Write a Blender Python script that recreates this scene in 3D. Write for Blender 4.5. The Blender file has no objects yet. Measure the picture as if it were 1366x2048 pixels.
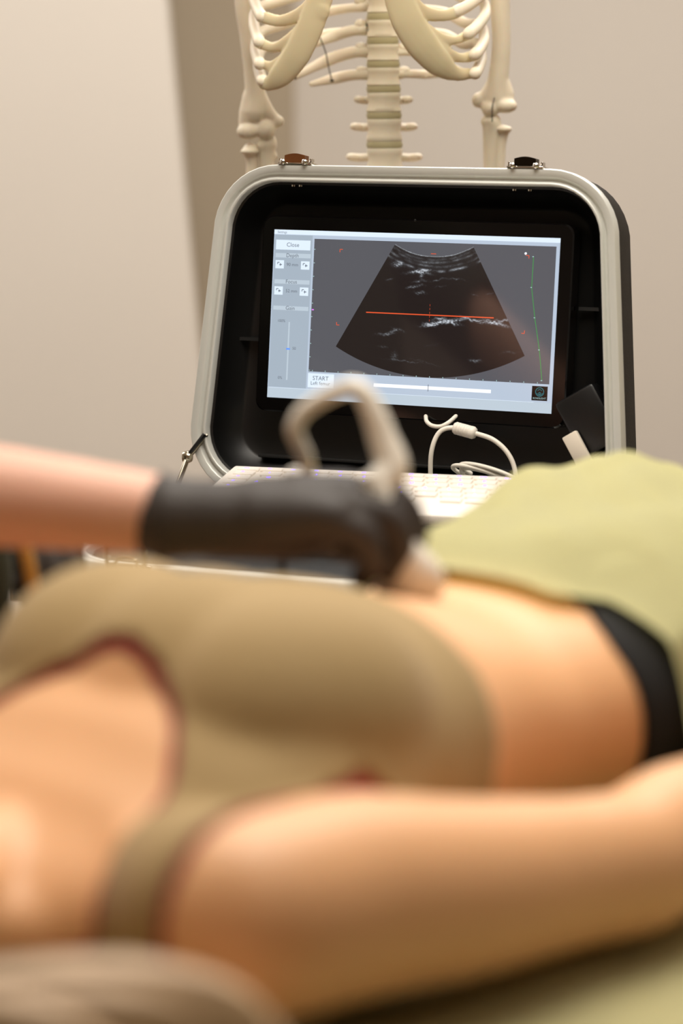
import bpy, bmesh, math, random
import numpy as np
from mathutils import Vector, Matrix, noise
random.seed(7)
sc = bpy.context.scene
COL = sc.collection
R = math.radians

# ------------------------------------------------------------------ camera, world, lights, exposure
cam_d = bpy.data.cameras.new('camera'); cam = bpy.data.objects.new('camera', cam_d); COL.objects.link(cam)
cam.location = (0, 0, 1.29); cam.rotation_euler = (R(90 - 10.35), 0, 0)
cam_d.sensor_fit = 'VERTICAL'; cam_d.sensor_height = 36.0; cam_d.lens = 36.0 * 4837.9 / 2048
cam_d.clip_start = 0.05
cam_d.dof.use_dof = True; cam_d.dof.focus_distance = 2.735; cam_d.dof.aperture_fstop = 2.35
sc.camera = cam
w = bpy.data.worlds.new('world'); sc.world = w; w.use_nodes = True
w.node_tree.nodes['Background'].inputs[0].default_value = (1.0, 0.93, 0.85, 1)
w.node_tree.nodes['Background'].inputs[1].default_value = 0.3
def area(name, loc, size, power, col, rot=(0, 0, 0)):
    d = bpy.data.lights.new(name, 'AREA'); d.shape = 'RECTANGLE'; d.size, d.size_y = size; d.energy = power; d.color = col
    o = bpy.data.objects.new(name, d); COL.objects.link(o); o.location = loc; o.rotation_euler = rot
    return o
area('ceiling_lamp_bed', (0.1, 1.85, 2.66), (1.3, 1.2), 50, (1.0, 0.93, 0.83))
area('ceiling_lamp_rear', (0.7, 3.9, 2.66), (2.0, 1.2), 60, (1.0, 0.97, 0.94))
area('fill_light_side', (-1.6, 3.8, 2.66), (1.2, 1.2), 32, (1.0, 0.98, 0.97))  # added light to brighten the left wall, which the screen reflects
area('fill_light_front', (0.9, 0.6, 2.66), (1.0, 0.8), 4, (1.0, 0.86, 0.74))  # added fill for the bed cover and near side, no known lamp
sc.view_settings.view_transform = 'Standard'; sc.view_settings.look = 'None'
sc.view_settings.exposure = 0.0; sc.view_settings.gamma = 1.0; sc.view_settings.use_curve_mapping = False
sc.cycles.use_denoising = True
sc.cycles.max_bounces = 8

# ------------------------------------------------------------------ materials
def lin(c):
    return tuple(((x / 255) / 12.92 if x / 255 <= .04045 else ((x / 255 + .055) / 1.055) ** 2.4) for x in c)
def mat(name, rgb, rough=.5, metal=0, spec=.5, noise_amt=0, noise_scale=20, bump=0, bump_scale=200, sss=0, emis=None, estr=1, coat=0, sheen=0):
    m = bpy.data.materials.new(name); m.use_nodes = True; nt = m.node_tree; b = nt.nodes['Principled BSDF']
    c = lin(rgb) + (1,)
    b.inputs['Base Color'].default_value = c; b.inputs['Roughness'].default_value = rough
    b.inputs['Metallic'].default_value = metal; b.inputs['Specular IOR Level'].default_value = spec
    b.inputs['Coat Weight'].default_value = coat; b.inputs['Sheen Weight'].default_value = sheen
    if sss:
        b.inputs['Subsurface Weight'].default_value = sss; b.inputs['Subsurface Radius'].default_value = (1.0, .35, .15); b.inputs['Subsurface Scale'].default_value = .012
    if emis:
        b.inputs['Emission Color'].default_value = lin(emis) + (1,); b.inputs['Emission Strength'].default_value = estr
    tc = nt.nodes.new('ShaderNodeTexCoord')
    if noise_amt:
        n = nt.nodes.new('ShaderNodeTexNoise'); n.inputs['Scale'].default_value = noise_scale; n.inputs['Detail'].default_value = 5
        mx = nt.nodes.new('ShaderNodeMix'); mx.data_type = 'RGBA'
        mx.inputs[6].default_value = tuple(x * (1 - noise_amt) for x in c[:3]) + (1,)
        mx.inputs[7].default_value = tuple(min(1, x * (1 + noise_amt)) for x in c[:3]) + (1,)
        nt.links.new(tc.outputs['Object'], n.inputs['Vector']); nt.links.new(n.outputs['Fac'], mx.inputs[0]); nt.links.new(mx.outputs[2], b.inputs['Base Color'])
    if bump:
        n2 = nt.nodes.new('ShaderNodeTexNoise'); n2.inputs['Scale'].default_value = bump_scale; n2.inputs['Detail'].default_value = 3
        bp = nt.nodes.new('ShaderNodeBump'); bp.inputs['Strength'].default_value = bump; bp.inputs['Distance'].default_value = .002
        nt.links.new(tc.outputs['Object'], n2.inputs['Vector']); nt.links.new(n2.outputs['Fac'], bp.inputs['Height']); nt.links.new(bp.outputs['Normal'], b.inputs['Normal'])
    return m
def emat(name, rgb, s=1.0, spec=.9):
    m = mat(name, (6, 6, 6), rough=.06, spec=spec, emis=rgb, estr=s * 1.15); return m
M_wall = mat('wall_paint', (214, 205, 192), .85, noise_amt=.02, noise_scale=3, bump=.1)
M_wall_shade = mat('wall_paint_shaded', (176, 160, 136), .85, noise_amt=.02, noise_scale=3)  # darker taupe puts the shade of the wall strip into its colour
M_ceil = mat('ceiling_paint', (235, 230, 222), .9)
M_floor = mat('vinyl_floor', (112, 90, 70), .5, noise_amt=.15, noise_scale=6)
M_base = mat('baseboard_paint', (225, 220, 210), .5)
M_alu = mat('anodised_aluminium', (216, 217, 211), .36, metal=.25, noise_amt=.02, noise_scale=60)
M_chrome = mat('chrome', (225, 222, 215), .08, metal=1)
M_brass = mat('nickel', (190, 180, 160), .2, metal=1)
M_shell = mat('black_shell', (52, 47, 40), .45, bump=.3, bump_scale=500)
M_blackin = mat('black_liner', (9, 9, 9), .42)
M_foam = mat('black_foam', (15, 15, 15), .6)
M_glass = mat('black_bezel', (9, 7, 7), .09, spec=.4)
M_black = mat('black_plastic', (16, 16, 17), .35)
M_cable = mat('white_cable', (236, 230, 218), .4)
M_kb = mat('white_keyboard', (244, 236, 226), .4)
M_key = mat('white_keycap', (246, 238, 228), .35)
M_legend = emat('violet_backlight', (95, 60, 255), 8)
M_legend2 = mat('grey_print', (120, 115, 110), .5)
M_paper = mat('white_label', (226, 216, 200), .5)
M_bone = mat('bone_plastic', (232, 220, 197), .45, noise_amt=.06, noise_scale=35, sss=.15)
M_cart = mat('cartilage_plastic', (216, 204, 168), .38, noise_amt=.04, noise_scale=30, sss=.2)
M_disc = mat('disc_rubber', (186, 176, 138), .5)
M_wire = mat('thin_wire', (90, 82, 70), .4, metal=.6)
M_skin = mat('skin', (230, 176, 128), .48, noise_amt=.07, noise_scale=14, sss=.12)
M_skin2 = mat('pale_skin', (222, 170, 146), .5, noise_amt=.08, noise_scale=14, sss=.12)
M_lip = mat('lip_skin', (180, 95, 85), .45)
M_hair = mat('light_brown_hair', (192, 162, 128), .55, noise_amt=.25, noise_scale=60)
M_bra = mat('olive_jersey', (160, 134, 88), .8, noise_amt=.03, noise_scale=80, sheen=.1)
M_lining = mat('maroon_binding', (150, 40, 60), .8)
M_pants = mat('black_jersey', (10, 9, 9), .85)
M_sheet = mat('pale_green_cotton', (222, 217, 164), .9, noise_amt=.04, noise_scale=25, bump=.3, bump_scale=900)
M_cover = mat('sage_bed_cover', (230, 223, 170), .9, noise_amt=.04, noise_scale=12)
M_glove = mat('black_nitrile', (54, 47, 43), .62, bump=.15, bump_scale=120)
M_tunic = mat('dark_green_fabric', (46, 48, 32), .85, noise_amt=.1, noise_scale=30)
M_gold = mat('mustard_fabric', (190, 145, 70), .7)
M_trouser = mat('black_trouser_fabric', (14, 13, 13), .85)
M_steel = mat('steel_frame', (170, 168, 164), .3, metal=.9)
M_trol = mat('grey_laminate', (150, 148, 144), .4)
M_vinyl = mat('grey_vinyl', (110, 108, 100), .5)

# ------------------------------------------------------------------ object helpers
W = {}
def put(o, M, parent=None):
    W[o.name] = M.copy()
    if parent is not None:
        o.parent = parent; o.matrix_local = W[parent.name].inverted() @ M
    else:
        o.matrix_world = M
def meta(o, label=None, cat=None, group=None, kind=None):
    if label: o['label'] = label
    if cat: o['category'] = cat
    if group: o['group'] = group
    if kind: o['kind'] = kind
    return o
def root(name, loc, label, cat, rotz=0, group=None):
    o = bpy.data.objects.new(name, None); COL.objects.link(o); o.empty_display_size = .05
    put(o, Matrix.Translation(loc) @ Matrix.Rotation(rotz, 4, 'Z')); meta(o, label, cat, group); return o
def obj(name, bm, m, parent=None, frame=None, smooth=True, label=None, autos=40):
    """bm is in `frame` coordinates (default world)."""
    me = bpy.data.meshes.new(name)
    if not isinstance(bm, bmesh.types.BMesh):
        src = bm; bm = bmesh.new(); bm.from_mesh(src)
    bmesh.ops.recalc_face_normals(bm, faces=bm.faces)
    F = frame.copy() if frame is not None else Matrix.Identity(4)
    if frame is None:
        if parent is not None: t = W[parent.name].translation.copy()
        else:
            vs = [v.co for v in bm.verts]
            t = Vector(((min(v.x for v in vs) + max(v.x for v in vs)) / 2, (min(v.y for v in vs) + max(v.y for v in vs)) / 2, min(v.z for v in vs)))
        bmesh.ops.translate(bm, verts=bm.verts, vec=-t); F = Matrix.Translation(t)
    bm.to_mesh(me); bm.free()
    ms = m if isinstance(m, (list, tuple)) else [m]
    for x in ms: me.materials.append(x)
    if smooth:
        me.polygons.foreach_set('use_smooth', [True] * len(me.polygons))
        if autos: me.set_sharp_from_angle(angle=R(autos))
    o = bpy.data.objects.new(name, me); COL.objects.link(o)
    put(o, F, parent)
    if label: o['label'] = label
    return o

# ------------------------------------------------------------------ geometry helpers
def V(*a): return Vector(a)
def box(bm, c, s, bev=0, M=None, seg=2):
    r = bmesh.ops.create_cube(bm, size=1); vs = r['verts']
    for v in vs: v.co = Vector((v.co.x * s[0] + c[0], v.co.y * s[1] + c[1], v.co.z * s[2] + c[2]))
    if bev:
        es = list({e for v in vs for e in v.link_edges})
        rr = bmesh.ops.bevel(bm, geom=es, offset=bev, segments=seg, affect='EDGES', profile=.5)
        vs = list({v for f in rr['faces'] for v in f.verts} | {v for v in vs if v.is_valid})
    if M is not None:
        for v in vs: v.co = M @ v.co
    return vs
def ring_loft(bm, rings, closed=True, cap=True, mi=0):
    R_ = [[bm.verts.new(p) for p in r] for r in rings]; n = len(R_[0])
    for a, b in zip(R_, R_[1:]):
        for i in range(n if closed else n - 1):
            j = (i + 1) % n
            f = bm.faces.new((a[i], a[j], b[j], b[i])); f.material_index = mi
    if cap:
        f = bm.faces.new(R_[0][::-1]); f.material_index = mi; f = bm.faces.new(R_[-1]); f.material_index = mi
    return R_
def smooth_path(pts, rad, n=6):
    pts = [Vector(p) for p in pts]; P = [pts[0] * 2 - pts[1]] + pts + [pts[-1] * 2 - pts[-2]]
    rr = [rad[0]] + list(rad) + [rad[-1]]; out = []; ro = []
    for i in range(1, len(P) - 2):
        for k in range(n):
            t = k / n; a, b, c, d = P[i - 1:i + 3]
            out.append(.5 * ((2 * b) + (c - a) * t + (2 * a - 5 * b + 4 * c - d) * t * t + (3 * b - a - 3 * c + d) * t ** 3))
            ro.append(rr[i] * (1 - t) + rr[i + 1] * t)
    out.append(pts[-1]); ro.append(rad[-1]); return out, ro
def tube(bm, pts, rad, n=6, seg=12, flat=None, caps=True, smooth=True, mi=0):
    """tube along points; rad number or list; flat=(dir, factor) squashes along dir"""
    if not isinstance(rad, (list, tuple)): rad = [rad] * len(pts)
    P, Q = smooth_path(pts, rad, n) if smooth else ([Vector(p) for p in pts], list(rad))
    rings = []; up = None
    if caps:  # rounded ends
        t0 = (P[0] - P[1]).normalized(); t1 = (P[-1] - P[-2]).normalized()
        P = [P[0] + t0 * Q[0] * .9, P[0] + t0 * Q[0] * .6] + P + [P[-1] + t1 * Q[-1] * .6, P[-1] + t1 * Q[-1] * .9]
        Q = [Q[0] * .35, Q[0] * .8] + Q + [Q[-1] * .8, Q[-1] * .35]
    for i, p in enumerate(P):
        a = P[max(0, i - 1)]; b = P[min(len(P) - 1, i + 1)]; t = (b - a).normalized()
        if up is None:
            up = t.orthogonal().normalized()
        up = (up - t * up.dot(t)).normalized(); s = t.cross(up)
        r = []
        for k in range(seg):
            an = 2 * math.pi * k / seg; o = (up * math.cos(an) + s * math.sin(an)) * Q[i]
            if flat: o = o - flat[0] * o.dot(flat[0]) * (1 - flat[1])
            r.append(p + o)
        rings.append(r)
    ring_loft(bm, rings, mi=mi)
def ellipsoid(bm, c, r, M=None, u=20, v=14):
    q = bmesh.ops.create_uvsphere(bm, u_segments=u, v_segments=v, radius=1)['verts']
    for x in q:
        co = Vector((x.co.x * r[0], x.co.y * r[1], x.co.z * r[2]))
        if M is not None: co = M @ co
        x.co = co + Vector(c)
def lathe(bm, prof, M, seg=24, mi=0):
    """prof list of (r,z); axis z in M"""
    rings = [[M @ Vector((r * math.cos(2 * math.pi * k / seg), r * math.sin(2 * math.pi * k / seg), z)) for k in range(seg)] for r, z in prof]
    ring_loft(bm, rings, mi=mi)
def evalmods(bm, voxel=None, smooth_it=0, sub=0, factor=.5):
    me = bpy.data.meshes.new('tmp'); bmesh.ops.recalc_face_normals(bm, faces=bm.faces); bm.to_mesh(me); bm.free()
    o = bpy.data.objects.new('tmp', me); COL.objects.link(o)
    if voxel:
        md = o.modifiers.new('r', 'REMESH'); md.mode = 'VOXEL'; md.voxel_size = voxel
    if smooth_it:
        md = o.modifiers.new('s', 'SMOOTH'); md.iterations = smooth_it; md.factor = factor
    if sub:
        md = o.modifiers.new('u', 'SUBSURF'); md.levels = sub; md.render_levels = sub
    dg = bpy.context.evaluated_depsgraph_get(); dg.update()
    out = bpy.data.meshes.new_from_object(o.evaluated_get(dg))
    bpy.data.objects.remove(o); b2 = bmesh.new(); b2.from_mesh(out); bpy.data.meshes.remove(out); bpy.data.meshes.remove(me)
    return b2
def text_into(bm, s, size, M, mi=0, align='CENTER'):
    cu = bpy.data.curves.new('t', 'FONT'); cu.body = s; cu.size = size; cu.align_x = align; cu.align_y = 'CENTER'; cu.resolution_u = 3
    o = bpy.data.objects.new('t', cu); COL.objects.link(o)
    dg = bpy.context.evaluated_depsgraph_get(); me = bpy.data.meshes.new_from_object(o.evaluated_get(dg))
    n0 = len(bm.verts); f0 = len(bm.faces); bm.from_mesh(me)
    bm.verts.ensure_lookup_table(); bm.faces.ensure_lookup_table()
    for v in bm.verts[n0:]: v.co = M @ v.co
    for f in bm.faces[f0:]: f.material_index = mi
    bpy.data.objects.remove(o); bpy.data.meshes.remove(me); bpy.data.curves.remove(cu)
def lerp_tab(tab, s):
    if s <= tab[0][0]: return tab[0][1:]
    for a, b in zip(tab, tab[1:]):
        if s <= b[0]:
            t = (s - a[0]) / (b[0] - a[0]); t = t * t * (3 - 2 * t) * .5 + t * .5
            return tuple(x + (y - x) * t for x, y in zip(a[1:], b[1:]))
    return tab[-1][1:]

# ------------------------------------------------------------------ the room
def plane_box(name, c, s, m):
    bm = bmesh.new(); box(bm, c, s); o = obj(name, bm, m, smooth=False); meta(o, kind='structure'); return o
X0, X1, Y0, Y1, H = -2.7, 3.0, -2.4, 5.7, 2.7
plane_box('floor', ((X0 + X1) / 2, (Y0 + Y1) / 2, -.05), (X1 - X0 + .4, Y1 - Y0 + .4, .1), M_floor)
plane_box('ceiling', ((X0 + X1) / 2, (Y0 + Y1) / 2, H + .05), (X1 - X0 + .4, Y1 - Y0 + .4, .1), M_ceil)
plane_box('wall_back', ((X0 + X1) / 2, Y1 + .05, H / 2), (X1 - X0 + .2, .1, H), M_wall)
plane_box('wall_front', ((X0 + X1) / 2, Y0 - .05, H / 2), (X1 - X0 + .2, .1, H), mat('brown_wall_paint', (120, 98, 78), .85))  # unseen wall, coloured dark to cut bounce light on the near arm
plane_box('wall_left', (X0 - .05, (Y0 + Y1) / 2, H / 2), (.1, Y1 - Y0, H), M_wall)
plane_box('wall_right', (X1 + .05, (Y0 + Y1) / 2, H / 2), (.1, Y1 - Y0, H), M_wall)
plane_box('baseboard_back', ((X0 + X1) / 2, Y1 - .01, .05), (X1 - X0, .02, .1), M_base)
plane_box('baseboard_right', (X1 - .01, (Y0 + Y1) / 2, .05), (.02, Y1 - Y0, .1), M_base)
# sloped-end partition at left (its end face leans) and behind it a strip with wall shade painted in taupe
bm = bmesh.new()
yA, yB = 4.95, 5.05
pts = [(X0, 0), (-.235, 0), (-.455, H), (X0, H)]
ring_loft(bm, [[V(x, yA, z) for x, z in pts], [V(x, yB, z) for x, z in pts]])
meta(obj('wall_partition', bm, M_wall, smooth=False), kind='structure')
plane_box('shade_strip', (-.33, Y1 - .09, H / 2), (.44, .18, H), M_wall_shade)

# ------------------------------------------------------------------ bed
UB = V(math.cos(R(45)), math.sin(R(45)), 0); VB = V(UB.y, -UB.x, 0)
BZ = .75
C0 = V(-.195, 1.39, BZ)
U = V(math.cos(R(50)), math.sin(R(50)), 0); Vv = V(U.y, -U.x, 0); Z = V(0, 0, 1)
def B(s, t, z): return C0 + U * s + Vv * t + Z * z
def toB(p): d = p - C0; return d.dot(U), d.dot(Vv), d.z
bedM = Matrix((( UB.x, VB.x, 0, C0.x), (UB.y, VB.y, 0, C0.y), (0, 0, 1, 0), (0, 0, 0, 1)))
bc = Matrix.Translation((0, 0, 0))
bed = root('treatment_table', bedM @ V(.55, .06, 0), 'padded treatment table under the lying patient', 'treatment table', R(45))
bm = bmesh.new(); box(bm, (.55, .06, .70), (2.0, .66, .07), .02, bedM); obj('mattress', bm, M_vinyl, bed)
bm = bmesh.new(); box(bm, (.55, .06, .635), (1.8, .52, .05), .006, bedM); obj('frame', bm, M_steel, bed)
for a in (-.2, 1.3):
    for b in (-.14, .26):
        bm = bmesh.new(); box(bm, (a, b, .305), (.05, .05, .61), .006, bedM); obj('leg', bm, M_steel, bed)
# fitted cover with slight wrinkles
bm = bmesh.new(); na, nb = 140, 60
def bedcover(i, j):
    a = -.47 + 2.04 * i / na; u = -1.16 + 2.32 * j / nb
    hw = .335
    if abs(u) <= 1: b = u * hw; z = BZ - .006
    else: b = math.copysign(hw + .004, u); z = BZ - .006 - (abs(u) - 1) * .5
    z += (noise.noise(V(a * 5, b * 9, 1)) * .004 + noise.noise(V(a * 14 + b * 6, b * 4, 3)) * .0016) - .003
    return bedM @ V(a, b + .06, z)
g = [[bm.verts.new(bedcover(i, j)) for j in range(nb + 1)] for i in range(na + 1)]
for i in range(na):
    for j in range(nb): bm.faces.new((g[i][j], g[i + 1][j], g[i + 1][j + 1], g[i][j + 1]))
r = bmesh.ops.solidify(bm, geom=bm.faces[:], thickness=.003)
meta(obj('bed_cover', bm, M_cover), 'sage green fitted cover stretched over the treatment table beneath the patient', 'bed cover')

# ------------------------------------------------------------------ patient body
TOR = [(-.10, .048, .02, .095), (-.07, .055, .015, .09), (-.045, .08, .01, .085), (-.015, .138, .008, .102), (.025, .158, .006, .13), (.07, .165, .006, .16),
       (.12, .168, .006, .188), (.16, .166, .006, .20), (.21, .158, .006, .206), (.27, .148, .008, .198), (.34, .136, .01, .180), (.41, .138, .008, .165), (.48, .156, .004, .168),
       (.56, .176, .0, .182), (.63, .18, .0, .182), (.70, .168, .0, .17), (.74, .14, .01, .15)]
def tor(s): return lerp_tab(TOR, s)
def body_mesh():
    bm = bmesh.new(); rings = []; n = 40
    for k in range(60):
        s = -.10 + .84 * k / 59; hw, zb, zt = tor(s); cz = (zb + zt) / 2; hz = (zt - zb) / 2; ring = []
        for i in range(n):
            a = 2 * math.pi * i / n; ca, sa = math.cos(a), math.sin(a); e = 2 / 2.7 if sa < 0 else 2 / 2.25
            x = hw * math.copysign(abs(ca) ** e, ca); z = hz * math.copysign(abs(sa) ** e, sa)
            ring.append(B(s, x, cz + z))
        rings.append(ring)
    ring_loft(bm, rings)
    RM = Matrix((U, Vv, Z)).transposed()
    for sg in (1, -1):
        ellipsoid(bm, B(.165, sg * .076, .138), (.092, .085, .080), RM)
        ellipsoid(bm, B(.165, 0, .138), (.092, .10, .082), RM)
        # legs and feet
        tube(bm, [B(.64, sg * .088, .09), B(.85, sg * .09, .082), B(1.05, sg * .09, .062), B(1.12, sg * .09, .055), B(1.25, sg * .092, .06), B(1.45, sg * .095, .04)], [.09, .078, .058, .052, .056, .036], seg=20)
        tube(bm, [B(1.46, sg * .095, .035), B(1.49, sg * .105, .09), B(1.51, sg * .115, .17)], [.034, .034, .022], seg=14)
        # deltoid / upper arm / forearm
        if sg == 1:
            el = B(.305, .240, .045); wr = B(.54, .232, .062)
        else:
            el = B(.29, -.225, .052); wr = B(.52, -.215, .04)
        sh = B(.004, sg * .178, .078)
        um = sh.lerp(el, .5)
        tube(bm, [B(.012, sg * .135, .080), sh, sh.lerp(el, .25) + Z * .004, um, sh.lerp(el, .8), el], [.050, .060, .060, .055, .047, .046], seg=20)
        tube(bm, [el, el.lerp(wr, .25) + Z * .002, el.lerp(wr, .6), wr], [.046, .046, .036, .027], seg=18)
        # hand: palm + five fingers, palm resting on the bed
        d = (wr - el).normalized(); d.z = 0; d.normalize(); sd = Z.cross(d) * (-sg)
        pc = wr + d * .05 - Z * .012
        tube(bm, [wr, wr + d * .03 - Z * .006, wr + d * .085 - Z * .012], [.026, .034, .036], seg=14, flat=(Z, .5))
        for q, (off, ln) in enumerate([(-.027, .058), (-.010, .074), (.009, .08), (.027, .072)]):
            b0 = wr + d * .088 - Z * .012 + sd * off
            tube(bm, [b0 - d * .02, b0 + d * ln * .45 + Z * .003, b0 + d * ln * .8 - Z * .008, b0 + d * ln - Z * .016], [.0095, .009, .0085, .0075], seg=10, n=3)
        tube(bm, [wr + d * .02 + sd * .02, wr + d * .05 + sd * .045 - Z * .008, wr + d * .08 + sd * .055 - Z * .014], [.014, .011, .009], seg=10, n=3)
    for sg in (1, -1):  # collarbones
        tube(bm, [B(.012, sg * .016, .104), B(.018, sg * .06, .108), B(-.004, sg * .11, .100), B(-.012, sg * .15, .092)], [.010, .0095, .009, .009], seg=10)
        tube(bm, [B(.005, sg * .012, .095), B(-.05, sg * .032, .085), B(-.12, sg * .05, .09)], [.012, .012, .012], seg=10)
    # neck, head, face (supine, facing the ceiling)
    tube(bm, [B(.0, 0, .06), B(-.07, 0, .062), B(-.15, 0, .075)], [.05, .05, .054], seg=18)
    ellipsoid(bm, B(-.235, 0, .098), (.112, .077, .098), RM)
    ellipsoid(bm, B(-.175, 0, .135), (.055, .055, .05), RM)      # jaw
    ellipsoid(bm, B(-.138, 0, .160), (.018, .022, .016), RM)     # chin
    tube(bm, [B(-.245, 0, .193), B(-.215, 0, .208), B(-.205, 0, .212)], [.008, .011, .014], seg=10, n=3)  # nose
    for sg in (1, -1):
        ellipsoid(bm, B(-.225, sg * .079, .10), (.030, .010, .018), RM)   # ears
        ellipsoid(bm, B(-.247, sg * .031, .184), (.011, .017, .010), RM)  # closed eyes
        ellipsoid(bm, B(-.215, sg * .04, .165), (.03, .022, .022), RM)
    ellipsoid(bm, B(-.172, 0, .185), (.010, .026, .009), RM)     # lips
    return evalmods(bm, voxel=.0055, smooth_it=9)
body_bm = body_mesh()
body_src = bpy.data.meshes.new('body_src'); body_bm.to_mesh(body_src)
patient = obj('person', body_bm, M_skin, autos=0)
meta(patient, 'patient lying face up in an olive crop top and black trousers', 'person')
bpy.context.view_layer.update()
def garment(name, pred, off, thick, m, parent=patient, relax=6, label=None):
    bm = bmesh.new(); bm.from_mesh(body_src)
    bm.normal_update()
    kill = [f for f in bm.faces if not pred(*toB(f.calc_center_median()), f.normal)]
    bmesh.ops.delete(bm, geom=kill, context='FACES')
    # keep the biggest island
    seen = set(); best = []
    for v in bm.verts:
        if v in seen: continue
        st = [v]; seen.add(v); isl = []
        while st:
            a = st.pop(); isl.append(a)
            for e in a.link_edges:
                b = e.other_vert(a)
                if b not in seen: seen.add(b); st.append(b)
        if len(isl) > len(best): best = isl
    bs = set(best); bmesh.ops.delete(bm, geom=[v for v in bm.verts if v not in bs], context='VERTS')
    for _ in range(relax):
        new = {}
        for v in bm.verts:
            if v.is_boundary:
                nb = [e.other_vert(v).co for e in v.link_edges if e.is_boundary]
                if len(nb) == 2: new[v] = v.co * .5 + (nb[0] + nb[1]) * .25
        for v, c in new.items(): v.co = c
    bm.normal_update()
    for v in bm.verts: v.co += v.normal * off
    bmesh.ops.solidify(bm, geom=bm.faces[:], thickness=thick)
    o = obj(name, bm, m, parent, autos=0, label=label); return o
def ss(a, b, x): x = max(0, min(1, (x - a) / (b - a))); return x * x * (3 - 2 * x)
def bra_pred(s, t, z, n, grow=0):
    hw = tor(s)[0]
    if s > .285 - .02 * (1 - ss(.0, .15, z)) or s < -.075: return False
    if s > .12 and abs(t) > hw + .006: return False
    at = abs(t)
    neck = (.103 - grow) * math.sqrt(max(0, 1 - (max(s, 0) / (.098 - grow)) ** 2)) if s < .098 - grow else 0
    if z > .05 and at < neck: return False
    arm = .172 - grow * 0
    arm = .172 - .012 * ss(.03, .10, s) + .05 * ss(.13, .18, s)
    if s < .185 and at > arm + grow: return False
    return True
garment('crop_top', lambda s, t, z, n: bra_pred(s, t, z, n), .004, .003, M_bra, label='olive crop top')
garment('binding', lambda s, t, z, n: bra_pred(s, t, z, n, .0055), .0018, .002, M_lining, label='maroon inner binding showing at neckline and armhole')
garment('trousers', lambda s, t, z, n: s > .490 - .036 * ss(.04, .14, t) and abs(t) < tor(min(s, .7))[0] + .02 and s < 1.44, .004, .003, M_pants, label='black low-waisted trousers')
# hair: many soft strands spilling from the head over the shoulder onto the cover
bm = bmesh.new()
for k in range(46):
    a = random.uniform(-1, 1); b = random.uniform(0, 1)
    p0 = B(-.27, .05 + .03 * a, .10 + .05 * b)
    p1 = B(-.23 - .04 * b, .13 + .02 * a, .085 + .02 * b)
    p2 = B(-.155 + .035 * a, .205 + .02 * b, .055 + .04 * b)
    p3 = B(-.105 + .045 * a, .225 + .030 * b, .035 + .045 * b * (1 - a * a))
    p4 = B(-.070 + .045 * a, .235 + .05 * b * (1 - abs(a)), .020 + .016 * b)
    tube(bm, [p0, p1, p2, p3, p4], [.012, .014, .014, .013, .006], seg=8, n=5)
RM = Matrix((U, Vv, Z)).transposed()
for k in range(40):
    an = random.uniform(-1.5, 1.5); b = math.cos(an)
    tube(bm, [B(-.20, .062 * math.sin(an) * 1.1, .10 + .03 * b), B(-.29, .075 * math.sin(an), .12 + .07 * b), B(-.345, .06 * math.sin(an), .10 + .02 * b), B(-.35, .05 * math.sin(an), .03)], [.006, .012, .014, .012], seg=8, n=4)
obj('hair', bm, M_hair, patient, label='light brown hair')

# ------------------------------------------------------------------ green sheet over hips and legs
def top_env(s, t):
    s2 = min(s, .66); hw, zb, zt = tor(s2)
    if s > .66:
        k = ss(.66, 1.1, s); hw = hw * (1 - k) + .15 * k; zt = zt * (1 - k) + .12 * k
        if s > 1.35: zt += .10 * ss(1.36, 1.5, s)
    x = min(1, abs(t) / (hw + .012)); cz = (zb + zt) / 2
    return cz + (zt - cz) * max(0, 1 - x ** 2.25) ** (1 / 2.25), hw
bm = bmesh.new(); na, nb = 150, 130
g = []
for i in range(na + 1):
    row = []
    for j in range(nb + 1):
        t0 = j / nb
        t = -.262 + .477 * t0
        s0 = .455 + .030 * ss(.05, .09, t) + .07 * ss(-.125, -.18, t)
        s = s0 + (1.62 - s0) * (i / na) ** 1.2
        tn = -.262 + .087 * s; t = tn + (.215 - tn) * t0
        z0, hw = top_env(s, t)
        side = ss(hw - .045, hw + .10, abs(t))
        out = ss(hw - .01, hw + .05, abs(t))
        z = z0 * (1 - out) + out * .012
        if s > .60:  # thighs, shins and feet push the cloth up
            zc, lr = lerp_tab([(.60, .09, .088), (.85, .082, .080), (1.05, .062, .062), (1.12, .055, .056), (1.25, .06, .058), (1.44, .05, .042), (1.50, .12, .06), (1.56, .10, .05), (1.66, .0, .03)], s)
            dt = abs(abs(t) - .091) / (lr + .03)
            z = max(z, (zc + lr) * ss(.60, .64, s) * math.sqrt(max(0, 1 - dt * dt)) ** .8)
        near = ss(s0 + .01, s0 + .08, s)
        z = max(z, .006) + .0065 + .007 * near
        # tenting away from the body at the sides
        z += (.006 + .036 * ss(.58, .76, s) if t < 0 else .006) * math.exp(-((abs(t) - hw - .01) / .035) ** 2)
        fold = .012 * noise.noise(V(s * 7, t * 12, 2.0)) + .007 * noise.noise(V(s * 20 + t * 14, t * 10, 5.0))
        z += max(-.001, fold + .004) * (.25 + .75 * near)
        # raised bunch on the far hip and the turned-back edge
        z += .028 * math.exp(-((s - .79) / .11) ** 2 - ((t + .09) / .10) ** 2)
        z += .002 * math.exp(-((s - s0) / .012) ** 2)
        row.append(bm.verts.new(B(s, t, z)))
    g.append(row)
for i in range(na):
    for j in range(nb): bm.faces.new((g[i][j], g[i + 1][j], g[i + 1][j + 1], g[i][j + 1]))
bmesh.ops.solidify(bm, geom=bm.faces[:], thickness=.004)
meta(obj('sheet', bm, M_sheet, autos=0), "pale green cotton sheet draped over the patient's hips and legs", 'sheet')

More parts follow.
